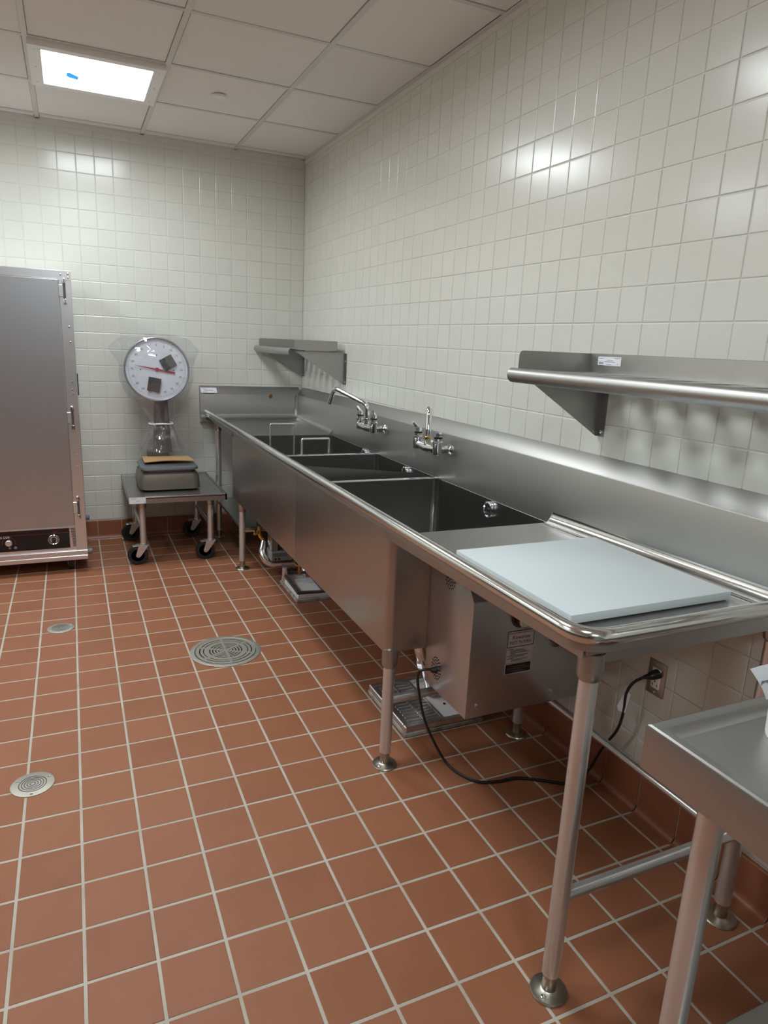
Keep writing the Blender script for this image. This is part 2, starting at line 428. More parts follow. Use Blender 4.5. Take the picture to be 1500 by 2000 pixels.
# ------------------------------------------------------------------ three compartment sink
sink = thing('compartment_sink', (-.4, -2.1, 0), 'long stainless steel three compartment sink with drainboards along the right wall', 'sink')
XB = -.05                         # face of the splashback
def tz(y): return .022 * min(1, max(0, -y / 2.8))
def splash_poly(z0, cove, y, axis):
    p = []
    if cove:
        rc = .038
        p += [(.012, .862)] if False else []
        zb = .866 if axis == 'x' else (.868 - .018 * min(1, max(0, (-.09 - y) / .755)) if y > -2 else .85 + .018 * (-3.2 - y) / .978)
        p += [(-XB + rc + .03, zb - .004), (-XB + rc + .02, zb + .0005)]
        for i in range(8):
            a = math.radians(90 * i / 7); p.append((-XB + rc * (1 - math.sin(a)), zb + .0015 + rc * (1 - math.cos(a))))
    else: p += [(-XB + .001, .845), (-XB, .846)]
    t = tz(y) if axis == 'y' else 0
    p += [(-XB, 1.046 + t), (-XB - .002, 1.051 + t), (.004, 1.103 + t), (.0005, 1.106 + t), (.0005, .83)]
    return [Vector((-a, y, z)) if axis == 'y' else Vector((y, -a, z)) for a, z in p]
mb = MB()
mb.loft([splash_poly(0, True, y, 'y') for y in (-.03, -.09, -.84)])
mb.build('splashback', STEELY, sink)
mb = MB(); mb.loft([splash_poly(.82, False, y, 'y') for y in (-.84, -1.5, -2.2, -2.8, -3.205)])
mb.build('splashback', BOWL if False else STEELY, sink)
mb = MB(); mb.loft([splash_poly(0, True, y, 'y') for y in (-3.205, -3.6, -4.195)])
mb.build('splashback', STEELY, sink)
mb = MB(); mb.loft([splash_poly(0, True, x, 'x') for x in (-.785, -.03)])
bsb = mb.build('splashback', STEEL, sink)
# polished coves where the splashback meets the right drainboard, and in the basin corners
mb = MB(); rings = []
for y in (-3.212, -4.19):
    zb = .85 + .018 * (-3.2 - y) / .978; rc = .0372
    arc = [(rc + .004, zb + .0035)] + [(rc * (1 - math.sin(math.radians(a))), zb + .0035 + rc * (1 - math.cos(math.radians(a)))) for a in range(0, 91, 9)]
    rings.append([Vector((XB - .0012 - a, y, z)) for a, z in arc] + [Vector((XB - a + .004, y, z - .004)) for a, z in reversed(arc)])
mb.loft(rings).build('cove', RIMM, sink)
def corner_strip(x, y, z0, z1, rc, parent):
    arc = [(x - rc + rc * math.sin(math.radians(a)), y - rc + rc * math.cos(math.radians(a))) for a in range(0, 91, 9)]
    MB().loft([[Vector((px_, py_, z)) for px_, py_ in arc] + [Vector((px_ + .0004, py_ + .0004, z)) for px_, py_ in reversed(arc)] for z in (z0, z1)]).build('corner_cove', RIMM, parent)
# inside corner cove
mb = MB(); rc = .022
mb.prism([(XB, XB, .866)] + [(XB - rc + rc * math.sin(math.radians(a)), XB - rc + rc * math.cos(math.radians(a)), .866) for a in range(0, 91, 15)], (0, 0, .182)).build('corner_cove', RIMM, sink)
# rust stain, thin film on the splashback
st = []
for i in range(12):
    a = 2 * math.pi * i / 12; st.append(Vector((-.262 + .016 * math.cos(a) * random.uniform(.6, 1.1), XB - .0006, 1.036 + .02 * math.sin(a) * random.uniform(.7, 1.1))))
MB().prism(st, (0, -.0005, 0)).build('rust_stain', RUST, sink)['label'] = 'small orange rust stain'
# decks
ZD, ZB = .868, .85
def deck(ya, yb, za, zb):
    mb = MB(); n = 2
    x0, x1 = -.726, -.072
    mb.loft([[Vector((x0, y, z + .03)), Vector((x0 + .004, y, z + .004)), Vector((x0 + .012, y, z)), Vector((x1, y, z)), Vector((x1, y, z - .003)), Vector((x0, y, z - .003))] for y, z in ((ya, za), (yb, zb))])
    return mb
deck(-.075, -.845, ZD, ZB).build('drainboard', STEEL, sink)
deck(-3.2, -4.178, ZB, ZD).build('drainboard', STEEL, sink)
# dividers and edges between the basins
BY = [(-.845, -1.601), (-1.619, -2.320), (-2.338, -3.2)]
for yc in (-1.61, -2.329):
    mb = MB(); pr = [(-.0105, .843), (-.0105, .846)] + [(-.0105 * math.cos(math.radians(a)), .846 + .006 * math.sin(math.radians(a))) for a in range(20, 161, 20)] + [(.0105, .846), (.0105, .843)]
    mb.prism([(-.705, yc + a, z) for a, z in pr], (.652, 0, 0)).build('divider', RIMM, sink)
for y0, y1 in BY:
    mb = MB(); x0, x1 = -.698, XB + .0005
    rings = [rrect(x0, x1, y1, y0, .03, z) for z in (.8475, .6, .49)]
    for i in range(1, 6):
        a = math.radians(18 * i); ins = .04 * (1 - math.cos(a)); rings.append(rrect(x0 + ins, x1 - ins, y1 + ins, y0 - ins, max(.006, .03 - ins * .5), .49 - .04 * math.sin(a)))
    mb.loft(rings, True, False); mb.face(rings[-1])
    ba = mb.build('basin', BOWL, sink)
    corner_strip(x1 - .0006, y0 - .0006, .49, .846, .0306, ba)
    mb = MB(); mb.lathe([(.06, 0), (.055, .004), (.045, .002), (.02, .003), (.004, .003)], (-.37, (y0 + y1) / 2, .4505)).build('drain_strainer', CHROME, ba)
# outer shell of the basins, joined along the weld seam
for ya, yb, ra, rb in ((-.80, -2.2, .03, .001), (-2.2008, -3.243, .001, .03)):
    def outl(ins, z):
        out = []
        x0, x1, y1, y0 = -.72 + ins, -.03, ya - (ins if ra > .01 else 0), yb + (ins if rb > .01 else 0)
        out += [Vector((x1, y0, z)), Vector((x1, y1, z))]
        for cx, cy, r, a0 in ((x0, y1, ra, 90), (x0, y0, rb, 180)):
            for i in range(7):
                a = math.radians(a0 + 15 * i); sx, sy = (1, -1) if a0 == 90 else (1, 1)
                out.append(Vector((cx + sx * r + r * math.cos(a), cy + sy * r + r * math.sin(a), z)))
        for q in out:
            if q.x > -.70: q.z = min(q.z, .842)
        return out
    mb = MB(); mb.loft([outl(0, .905), outl(0, .455), outl(.004, .444), outl(.012, .440)], True, False); mb.face(outl(.012, .440))
    mb.build('basin_shell', SHELL, sink)
# rolled rim and skirt
RZ, RX, RR = .917, -.742, .0183
path = fillet([(RX, -.012, RZ), (RX, -4.198, RZ), (-.06, -4.198, RZ)], .07, 10)
MB().tube(path, RR, 20).build('rolled_rim', RIMM, sink)
off = .010
path2 = fillet([(RX + off, -.05, 0), (RX + off, -4.198 + off, 0), (-.05, -4.198 + off, 0)], .06, 10)
mb = MB()
def skirt(p, wd=.006):
    rings = []
    for i, q in enumerate(p):
        d = (p[min(i + 1, len(p) - 1)] - p[max(i - 1, 0)]).normalized(); nrm = Vector((d.y, -d.x, 0)) * -1
        rings.append([q + Vector((0, 0, .912)), q + Vector((0, 0, .886)), q + nrm * -.014 + Vector((0, 0, .884)), q + nrm * -.014 + Vector((0, 0, .91))])
    return rings
mb.loft(skirt(path2)).build('skirt', STEELY, sink)
# end plate of the back splash
MB().prism([(-.787, 0, .94), (-.787, -.052, .9), (-.787, -.052, 1.05), (-.787, 0, 1.106)], (.002, 0, 0)).build('end_plate', STEEL, sink)
# overflow fittings on the rear wall of each basin
for y, z in ((-2.80, .803), (-1.99, .806), (-1.425, .812)):
    mb = MB(); mb.lathe([(.034, 0), (.035, .004), (.034, .012), (.029, .014), (.027, .008), (.02, .006), (.008, .006)], (XB, y, z), (-1, 0, 0))
    f_ = mb.build('overflow_fitting', CHROME, sink)
    MB().lathe([(.026, .0065), (.005, .0068)], (XB, y, z), (-1, 0, 0)).build('inner_plate', INKB, f_)
    MB().lathe([(.006, .006), (.006, .014), (.002, .015)], (XB, y, z), (-1, 0, 0), 12).build('screw', CHROME, f_)
# legs
def leg(parent, x, y, ztop, zsock, r=.0206, mtl=PIPE, screw=True, socket=True):
    l = MB().cyl((x, y, .055), (x, y, ztop), r, n=24).build('leg', mtl, parent)
    if socket:
        MB().lathe([(.0225, zsock), (.0265, zsock + .006), (.0275, zsock + .02), (.0275, ztop)], (x, y, 0), n=24).build('socket', STEEL, l)
    mb = MB(); mb.lathe([(.044, .001), (.0445, .004), (.042, .0075), (.022, .009), (.017, .012), (.0165, .055), (r, .06)], (x, y, 0), n=32)
    ft = mb.build('foot', NICKEL, l)
    if screw:
        MB().lathe([(.006, .008), (.006, .0105), (.003, .012)], (x - .026, y + .012 - .026, 0), n=12).build('screw', CHROME, l)
    return l
for y, zt, zs in ((-4.165, .872, .81), (-3.222, .452, .385), (-.966, .452, .385), (-.2, .87, .80)):
    leg(sink, -.69, y, zt, zs)
    leg(sink, -.122, y, zt, zs, screw=False)
for y, z in ((-4.165, .268), (-3.222, .258), (-.966, .258), (-.2, .258)):
    MB().cyl((-.69, y, z), (-.122, y, z), .0155).build('cross_rail', PIPE, sink)
MB().cyl((-.122, -3.222, .24), (-.122, -4.165, .24), .013).build('rear_rail', PIPE, sink)
MB().box(-.70, -.10, -.985, -.11, .262, .281, .003, 1).build('undershelf', STEEL, sink)
# gussets under the corner
MB().box(-.69, -.10, -4.1835, -4.147, .850, .886, .002, 1).build('end_channel', STEEL, sink)
MB().box(-.722, -.655, -4.185, -4.13, .872, .886, .002, 1).build('gusset', STEEL, sink)
MB().lathe([(.012, 0), (.011, .01), (.004, .014)], (-.70, -4.06, .85), (0, 0, -1), 14).build('stud_bolt', DARKGREY, sink)
sticker(.115, .05, frame((-.722, -.0345, 1.0735), '-y') @ Matrix.Rotation(math.radians(-46), 4, 'X'), sink, ((.08, .78, .3), (.2, .55, .6), (.2, .4, .6), (.1, .2, .3), (.85, .25, .06)))
# wire basket with two upright handles standing in the far basin
bk = thing('sink_basket', (-.41, -1.22, .452), 'steel sink basket with two upright square handles standing in the far basin', 'basket')
for y in (-.885, -1.555):
    p = fillet([(-.487, y, .50), (-.487, y, .93), (-.328, y, .93), (-.328, y, .50)], .008, 3)
    MB().tube(p, .0062, 10).build('handle', PIPE, bk)
mb = MB()
mb.tube([Vector(v) for v in rrect(-.56, -.25, -1.57, -.87, .04, .6)] + [rrect(-.56, -.25, -1.57, -.87, .04, .6)[0]], .004, 8)
mb.tube([Vector(v) for v in rrect(-.56, -.25, -1.57, -.87, .04, .47)] + [rrect(-.56, -.25, -1.57, -.87, .04, .47)[0]], .004, 8)
mb.build('basket_frame', PIPE, bk)
mb = MB()
for i in range(14): x = -.545 + i * .0216; mb.tube(fillet([(x, -.87, .6), (x, -.87, .47), (x, -1.57, .47), (x, -1.57, .6)], .01, 2), .0022, 6)
for i in range(18): y = -.89 - i * .039; mb.tube(fillet([(-.56, y, .6), (-.56, y, .466), (-.25, y, .466), (-.25, y, .6)], .01, 2), .0022, 6)
mb.build('wire_mesh', PIPE, bk)
# ------------------------------------------------------------------ faucets
def faucet(yc, spout, lever_far, lever_near, label, brass):
    t = thing('faucet', (XB, yc, 1.0), label, 'faucet', 'wall mounted sink faucets')
    xb, zb = -.118, 1.0
    MB().tube([(xb, yc + .1, zb), (xb, yc + .05, zb - .004), (xb, yc, zb - .006), (xb, yc - .05, zb - .004), (xb, yc - .1, zb)], [.0175, .019, .021, .019, .0175], 16).build('body', CHROME, t)
    for s_, lv in ((1, lever_far), (-1, lever_near)):
        y = yc + s_ * .1
        mb = MB(); mb.lathe([(.027, 0), (.027, .004), (.018, .012), (.016, .02)], (XB, y, zb), (-1, 0, 0), 24)
        i_ = mb.build('inlet', CHROME, t)
        MB().lathe([(.0185, .018), (.0185, .036), (.013, .038), (.013, .068)], (XB, y, zb), (-1, 0, 0), 6).build('inlet_nut', CHROME, i_)
        mb = MB(); mb.lathe([(.014, -.026), (.0215, -.021), (.022, .028), (.024, .03), (.024, .037), (.019, .041), (.019, .052)], (xb, y, zb), n=20)
        v = mb.build('valve', CHROME, t)
        MB().lathe([(.0195, .052), (.0195, .060)], (xb, y, zb), n=20).build('index_ring', BLACK, v)
        d = Vector(lv[0]).normalized(); c0 = Vector((xb, y, zb + .06))
        mb = MB(); mb.lathe([(.0165, .06), (.015, .078), (.009, .083)], (xb, y, zb), n=16)
        e = c0 + Vector((0, 0, .012)); side = d.cross(Vector((0, 0, 1))).normalized()
        rings = []
        for k, wd, th in ((0, .009, .008), (.015, .008, .006), (.034, .0095, .0045), (.044, .007, .0035)):
            c = e + d * k; up = side.cross(d); rings.append([c + side * wd + up * th, c - side * wd + up * th, c - side * wd - up * th, c + side * wd - up * th])
        mb.loft(rings); mb.build('lever', CHROME, v)
    MB().lathe([(.0165, .01), (.0165, .034), (.013, .036)], (xb, yc, zb), n=20).build('spout_socket', CHROME, t)
    MB().lathe([(.0145, .034), (.0155, .036), (.0155, .047), (.013, .05)], (xb, yc, zb), n=6 if not brass else 20).build('spout_nut', BRASS if brass else CHROME, t)
    sp_ = MB().tube(fillet([(xb, yc, zb + .045)] + spout, .035, 7), .0132, 14).build('spout', CHROME, t)
    a, b = Vector(spout[-2]), Vector(spout[-1]); d = (b - a).normalized()
    MB().cyl(b - d * .014, b + d * .004, .0135, n=16).build('spout_tip', CHROME, sp_)
    return t
faucet(-1.595, [(-.118, -1.595, 1.125), (-.234, -1.362, 1.20), (-.25, -1.335, 1.108)], ((-.3, .6, .75), 0), ((-.2, -.2, .3), 0),
       'chrome wall faucet with its spout swung left over the far basin', False)
faucet(-2.335, [(-.118, -2.335, 1.12), (-.232, -2.545, 1.205), (-.242, -2.565, 1.115)], ((-.45, .5, .75), 0), ((-.1, -1, .05), 0),
       'chrome wall faucet with its spout pointing forward and a brass nut', True)
# ------------------------------------------------------------------ cutting board
cb = MB().box(-.64, -.128, -4.035, -3.522, .8685, .8905, .002, 2, Matrix.Translation((0, -3.78, .8775)) @ Matrix.Rotation(0.0, 4, 'X') @ Matrix.Translation((0, 3.78, -.8775))).build('cutting_board', BOARD)
tag(cb, 'square white plastic cutting board lying on the right hand drainboard', 'cutting board')
# ------------------------------------------------------------------ pump box under the right drainboard
pb = thing('pump_box', (-.3, -3.38, .32), 'stainless box with round vents, knob and red and white label under the drainboard', 'pump')
xf, yn, yfar = -.563, -3.522, -3.243
mb = MB(); prof = [(yfar, .322), (yn, .322), (yn, .714), (yn + .066, .80), (yfar, .80)]
mb.prism([(xf, y, z) for y, z in prof], (.45, 0, 0)); es = mb.bm.edges[:]
bmesh.ops.bevel(mb.bm, geom=es, offset=.004, segments=2, affect='EDGES', profile=.5)
mb.build('housing', ALUDOOR, pb)
for yc, zc, n in ((-3.375, .748, 0), (-3.323, .405, 0)):
    mb = MB()
    for ring, cnt in ((.006, 4), (.0145, 9), (.0225, 13), (.0305, 18)):
        for k in range(cnt):
            a = 2 * math.pi * k / cnt + ring * 30; mb.lathe([(.0027, 0), (.0027, .0006)], (xf - .0002, yc + ring * 1.0 * math.cos(a), zc + ring * 1.25 * math.sin(a)), (-1, 0, 0), 8)
    mb.build('vent_hole', VOID, pb)
sl = Vector((0, .066, .086)).normalized(); nn = Vector((0, -.086, .066)).normalized()
c0 = Vector((-.50, yn + .040, .714 + .052))
mb = MB()
rot = Matrix.Identity(4)
for k, v in enumerate((Vector((1, 0, 0)), sl, nn)):
    for a in range(3): rot[a][k] = v[a]
rot.translation = c0
mb.box(-.022, .022, -.024, .02, 0, .006, .002, 2, rot); mb.build('rocker_switch', BLACK, pb)
mb = MB(); mb.lathe([(.034, 0), (.034, .003), (.03, .004)], (-.386, yn, .647), (0, -1, 0), 28).build('knob_escutcheon', DARKGREY, pb)
kb = MB().lathe([(.026, .002), (.025, .028), (.022, .03)], (-.386, yn, .647), (0, -1, 0), 28).build('knob', BLACK, pb)
MB().lathe([(.0245, .026), (.025, .034), (.022, .037), (.020, .033), (.001, .033)], (-.386, yn, .647), (0, -1, 0), 28).build('knob_cap', PIPE, kb)
for x, z in ((-.525, .365), (-.235, .365)):
    MB().lathe([(.0065, 0), (.006, .003), (.003, .005)], (x, yn, z), (0, -1, 0), 14).build('screw', CHROME, pb)
fr = lambda x, z, d=0: frame((x, yn - .0006 - d, z), '-y')
lb = MB().box(-.4275, -.3265, yn - .0006, yn, .4935, .603).build('paper_label', PAPER, pb)
mb = MB()
for x0, x1, z0, z1 in ((-.4275, -.3265, .6005, .603), (-.4275, -.3265, .5465, .5485), (-.4275, -.4255, .5465, .603), (-.3285, -.3265, .5465, .603)):
    mb.box(x0, x1, yn - .0012, yn - .0005, z0, z1)
mb.build('border', INKR, lb)
many_letters([('OPERATION AND MAINTENANCE', .0060, fr(-.377, .5945, .0002)), ('KEWANEE', .0001, fr(-.377, .58, .0002))][:1], INKR, lb, 'lettering')
lettering('Kewanee', .0185, fr(-.377, .5795, .0002), INKR, lb, shear=.3)
lettering("POT 'N PAN", .0155, fr(-.377, .5615, .0002), INKB, lb)
mb = MB()
for i, (x, l) in enumerate(((.03, .22), (.14, .5), (.14, .6), (.14, .72), (.14, .2), (.03, .8), (.14, .55), (.03, .25), (.2, .6), (.2, .45))):
    z = .5405 - i * .0046; x0 = -.4275 + .101 * x; mb.box(x0, x0 + .101 * l, yn - .0011, yn - .0005, z - .0009, z + .0009)
mb.build('print', INK, lb)
pl = MB().box(-.4295, -.3265, yn - .001, yn, .4535, .491).build('data_plate', PIPE, pb)
MB().box(-.4265, -.3295, yn - .0014, yn - .0008, .4565, .4885, .0004, 1).build('dark_field', INKB, pl)
mb = MB()
for z, x0, x1 in ((.479, -.405, -.352), (.4725, -.42, -.336), (.466, -.412, -.36), (.461, -.40, -.35)): mb.box(x0, x1, yn - .0018, yn - .0012, z - .0008, z + .0008)
mb.build('print', BUMP, pl)
# power cord of the pump box
cp = [(xf - .001, -3.318, .396), (xf - .035, -3.305, .397), (xf - .05, -3.29, .375), (xf - .035, -3.275, .30), (-.575, -3.29, .19), (-.53, -3.30, .09), (-.49, -3.31, .02), (-.47, -3.37, .0065), (-.43, -3.435, .0065),
      (-.36, -3.458, .0065), (-.29, -3.465, .0065), (-.21, -3.51, .0065), (-.15, -3.55, .0065), (-.10, -3.565, .012), (-.07, -3.575, .06), (-.06, -3.615, .17), (-.058, -3.662, .26), (-.065, -3.685, .345), (-.07, -3.69, .41), (-.062, -3.705, .455), (-.05, -3.735, .488)]
def smooth(p, n=5):
    p = [Vector(q) for q in p]; out = []
    for i in range(len(p) - 1):
        a, b, c, d = p[max(i - 1, 0)], p[i], p[i + 1], p[min(i + 2, len(p) - 1)]
        for k in range(n):
            t = k / n; out.append(.5 * ((2 * b) + (c - a) * t + (2 * a - 5 * b + 4 * c - d) * t * t + (3 * b - a - 3 * c + d) * t ** 3))
    out.append(p[-1]); return out
cord = MB().tube(smooth(cp), .0048, 10).build('power_cord', BLACK, pb)
MB().cyl((xf, -3.319, .396), (xf - .016, -3.315, .397), .0105, .008).build('strain_relief', BLACK, cord)
MB().tube([(-.052, -3.732, .485), (-.04, -3.742, .491), (-.028, -3.744, .494), (-.004, -3.744, .495)], [.006, .010, .015, .0165], 14).build('plug', BLACK, cord)
tgm = MB().prism([(-.071, -3.69, .424), (-.066, -3.705, .412), (-.066, -3.692, .342), (-.07, -3.668, .338), (-.073, -3.662, .352)], (-.0006, 0, 0)).build('cord_tag', PAPER, cord)
# ------------------------------------------------------------------ outlet
ol = thing('wall_outlet', (0, -3.74, .478), 'steel plated double wall outlet with a black plug in its upper socket', 'outlet')
MB().box(-.0065, 0, -3.775, -3.705, .421, .535, .0025, 2).build('cover_plate', STEEL, ol)
rc_ = MB().box(-.0095, -.004, -3.757, -3.723, .444, .512, .003, 2).build('receptacle', WHITE, ol)
MB().box(-.0102, -.009, -3.7505, -3.7485, .452, .461).box(-.0102, -.009, -3.7335, -3.7315, .452, .461).lathe([(.0025, 0), (.0025, .0004)], (-.0098, -3.740, .468), (-1, 0, 0), 10).build('slot', INKB, rc_)
for z in (.43, .526): MB().lathe([(.0035, 0), (.003, .0015)], (-.0065, -3.74, z), (-1, 0, 0), 12).build('screw', PIPE, ol)
# ------------------------------------------------------------------ wall shelves
def wall_shelf(y0, y1, label, blabels, sticker_y=None):
    t = thing('wall_shelf', (0, (y0 + y1) / 2, 1.4), label, 'shelf', 'steel wall shelves')
    zt = 1.403
    MB().box(-.0615, -.0585, y1, y0, zt - .01, 1.463, .001, 1).build('back_flange', STEELY, t)
    for y in (y0, y1):
        s_ = 1 if y == y0 else -1
        pts = [(-.345, y, zt - .004), (-.345, y, 1.448)] + [(-.345 + .014 * (1 - math.cos(math.radians(a))), y, 1.448 + .014 * math.sin(math.radians(a))) for a in (30, 60, 90)] + [(-.06, y, 1.462), (-.06, y, zt - .004)]
        MB().prism(pts, (0, -.002 * s_, 0)).build('end_flange', STEELY, t)
    # front roll
    mb = MB(); pr = [(-.335, zt), (-.36, zt + .004)] + [(-.362 + .0225 * math.sin(math.radians(-a)), 1.387 + .0225 * math.cos(math.radians(a))) for a in range(20, 185, 15)]
    pr2 = [(x + .0015 * 1, z - .0015) for x, z in reversed(pr)]
    mb.prism([(x, y0 + .0, z) for x, z in pr + pr2], (0, y1 - y0, 0)); mb.build('rolled_edge', RIMM if False else STEELY, t)
    MB().box(-.10, -.06, y1, y0, zt - .003, zt).build('rear_bar', STEELY, t)
    MB().box(-.345, -.315, y1, y0, zt - .003, zt).build('front_bar', STEELY, t)
    n = int(abs(y1 - y0) / .112)
    me = MB().box(-.318, -.097, -.027, .027, -.0045, -.0005, .0018, 1).mesh('slat'); me.materials.append(STEELY)
    for k in range(n):
        o = link('slat', me, t); attach(o, t); o.location = (0, y0 - .056 - k * (abs(y1 - y0) - .112) / (n - 1), zt)
    for y in (y0 - .012, y1 + .0):
        mb = MB(); mb.prism([(-.34, y, zt - .012), (-.002, y, zt - .012), (-.002, y, 1.19), (-.012, y, 1.19)], (0, -.002, 0))
        b_ = mb.build('bracket', STEEL, t)
        MB().box(-.0035, -.001, y - .031, y, 1.19, zt - .014).build('wall_flange', STEEL, b_)
        for z_ in (1.206, 1.34): MB().lathe([(.006, 0), (.006, .004), (.003, .006)], (-.0035, y - .018, z_), (-1, 0, 0), 6).build('bolt', PIPE, b_)
        MB().box(-.33, -.01, y - .022, y, zt - .0135, zt - .0115).build('top_flange', STEEL, b_)
    if sticker_y:
        sticker(.104, .027, frame((-.0618, sticker_y, 1.4405), '-x'), t, ((.05, .8, .2), (.4, .6, .25), (.3, .42, .45), (.05, .35, .2), (.05, .25, .2), (.05, .15, .2), (.4, .12, .2), (.85, .2, .06), (.7, .85, .26)))
    return t
wall_shelf(-.022, -.922, 'short steel wall shelf in the far corner above the left drainboard', None)
wall_shelf(-3.328, -4.55, 'long slatted steel wall shelf with a white sticker, cut off by the frame edge', None, -3.42)
# ------------------------------------------------------------------ plumbing and floor sinks
def floor_sink(x0, x1, y0, y1, label):
    t = thing('floor_sink', ((x0 + x1) / 2, (y0 + y1) / 2, 0), label, 'floor sink', 'square floor sinks under the long sink')
    return t
fs = floor_sink(-.545, -.20, -3.10, -2.735, 'square floor sink with a metal grate half under the pump box')
x0, x1, y0, y1 = -.545, -.20, -3.095, -2.735
mb = MB()
for a, b, c, d in ((x0, x1, y0, y0 + .022), (x0, x1, y1 - .022, y1), (x0, x0 + .022, y0 + .022, y1 - .022), (x1 - .022, x1, y0 + .022, y1 - .022)): mb.box(a, b, c, d, .018, .042, .003, 1)
mb.build('frame', ALU, fs)
MB().box(x0 - .004, x1 + .004, y0 - .004, y1 + .004, .0005, .018, .003, 1).build('curb', CONC, fs)
MB().box(x0 + .02, x1 - .02, y0 + .02, y1 - .02, .018, .024).build('basin_floor', BASINW, fs)
gr = MB().box(x0 + .02, x0 + .028, y0 + .022, y1 - .022, .026, .041).box(x0 + .168, x0 + .176, y0 + .022, y1 - .022, .026, .041).box(x0 + .028, x0 + .168, y0 + .022, y0 + .03, .026, .041).box(x0 + .028, x0 + .168, y1 - .03, y1 - .022, .026, .041).build('grate', ALU, fs)
me = MB().box(-.07, .07, -.0065, .0065, 0, .012, .002, 1).mesh('slat'); me.materials.append(ALU)
for k in range(13):
    o = link('slat', me, gr); attach(o, gr); o.location = (x0 + .098, y0 + .045 + k * .0225, .0285)
MB().box(x0 + .093, x0 + .103, y0 + .03, y1 - .03, .027, .041).build('grate_bar', ALU, gr)
MB().lathe([(.006, 0), (.006, .002)], (-.30, -2.96, .024), n=12).build('drain_screw', INKB, fs)
f2 = floor_sink(-.54, -.2, -1.65, -1.29, 'square floor sink with a tilted dark grate frame below the far basins')
x0, x1, y0, y1 = -.535, -.19, -1.655, -1.30
MB().box(x0, x1, y0, y1, .0005, .02, .003, 1).build('curb', CONC, f2)
mb = MB()
for a, b, c, d in ((x0 + .01, x1 - .01, y0 + .01, y0 + .03), (x0 + .01, x1 - .01, y1 - .03, y1 - .01), (x0 + .01, x0 + .03, y0 + .03, y1 - .03), (x1 - .03, x1 - .01, y0 + .03, y1 - .03)): mb.box(a, b, c, d, .02, .045, .003, 1)
mb.build('frame', BASINW, f2)
MB().box(x0 + .03, x1 - .03, y0 + .03, y1 - .03, .02, .026).build('basin_floor', BASINW, f2)
tl = Matrix.Translation((-.44, -1.48, .058)) @ Matrix.Rotation(math.radians(4), 4, 'Y') @ Matrix.Rotation(math.radians(3), 4, 'X')
mb = MB()
for a, b, c, d in ((-.09, .09, -.165, -.145), (-.09, .09, .145, .165), (-.09, -.07, -.145, .145), (.07, .09, -.145, .145)): mb.box(a, b, c, d, -.006, .008, .002, 1, tl)
mb.build('grate_frame', DARKGREY, f2)
g2 = MB().box(.10, .108, -.16, .16, -.03, -.018, 0, 1, tl).box(.23, .238, -.16, .16, -.03, -.018, 0, 1, tl).build('grate', ALU, f2)
for k in range(10):
    MB().box(.108, .23, -.150 + k * .032, -.138 + k * .032, -.03, -.019, .002, 1, tl).build('slat', ALU, g2)
# drain of the near basin
d1 = thing('drain_pipe', (-.40, -2.85, .3), 'shiny chrome drain pipe slanting down to the grated floor sink', 'pipe')
p0, p1 = Vector((-.415, -2.82, .44)), Vector((-.335, -2.88, .09))
dd = (p1 - p0).normalized()
MB().tube([(-.418, -2.815, .442), p0 + dd * .04, p0 + dd * .12, p0 + dd * .26], [.036, .036, .035, .031], 20).build('tailpiece', CHROME, d1)
MB().cyl(p0 + dd * .255, p0 + dd * .29, .034, .034, 8).build('slip_nut', CHROME, d1)
MB().cyl(p0 + dd * .28, p1 + dd * .055, .021, n=18).build('lower_pipe', CHROME, d1)
# far plumbing: trap and pipes
d2 = thing('drain_trap', (-.55, -1.2, .1), 'chrome drain trap with brass valve beside the far floor sink', 'pipe')
MB().tube(fillet([(-.57, -1.06, .20), (-.60, -1.10, .135), (-.575, -1.14, .09), (-.54, -1.16, .078), (-.42, -1.19, .078)], .04, 5), .0225, 16).build('trap_pipe', CHROME, d2)
MB().cyl((-.50, -1.17, .078), (-.475, -1.176, .078), .028, n=12).build('slip_nut', CHROME, d2)
MB().cyl((-.425, -1.188, .078), (-.40, -1.195, .078), .030, n=12).build('union', CHROME, d2)
MB().tube(fillet([(-.40, -1.195, .078), (-.375, -1.30, .078), (-.375, -1.32, .03)], .03, 4), .02, 14).build('outlet_pipe', CHROME, d2)
MB().cyl((-.52, -1.36, .03), (-.52, -1.36, .12), .016, n=14).build('riser', PIPE, d2)
MB().tube(fillet([(-.595, -1.04, .30), (-.60, -1.05, .24), (-.575, -1.06, .21)], .02, 3), .013, 12).build('brass_valve', BRASS, d2)
MB().lathe([(.018, 0), (.02, .008), (.02, .02), (.012, .026)], (-.612, -1.045, .262), (-1, 0, 0), 8).build('valve_handle', BRASS, d2)
MB().cyl((-.595, -1.035, .30), (-.595, -1.035, .435), .02, n=14).build('supply_hose', BLACK, d2)
for x, y in ((-.44, -1.40), (-.40, -1.45)):
    MB().cyl((x, y, .08), (x, y, .44), .012, n=12).build('copper_pipe', COPPER, d2)
MB().cyl((-.36, -1.44, .09), (-.36, -1.44, .44), .02, n=14).build('copper_pipe', COPPER, d2)
jb = thing('control_box', (-.48, -1.18, .15), 'small grey metal box with a printed plate hanging under the far basins', 'control box')
MB().box(-.565, -.43, -1.22, -1.10, .115, .175, .003, 1).build('housing', GREYBOX, jb)
MB().box(-.56, -.52, -1.20, -1.10, .175, .44, .002, 1).build('hanger_plate', STEEL, jb)
mb = MB()
for z, a, b in ((.163, -.555, -.46), (.155, -.555, -.45), (.147, -.55, -.47)): mb.box(a, b, -1.2208, -1.2198, z - .0012, z + .0012)
mb.lathe([(.007, 0), (.007, .001)], (-.54, -1.22, .129), (0, -1, 0), 12); mb.lathe([(.007, 0), (.007, .001)], (-.517, -1.22, .129), (0, -1, 0), 12)
mb.build('print', INKB, jb)
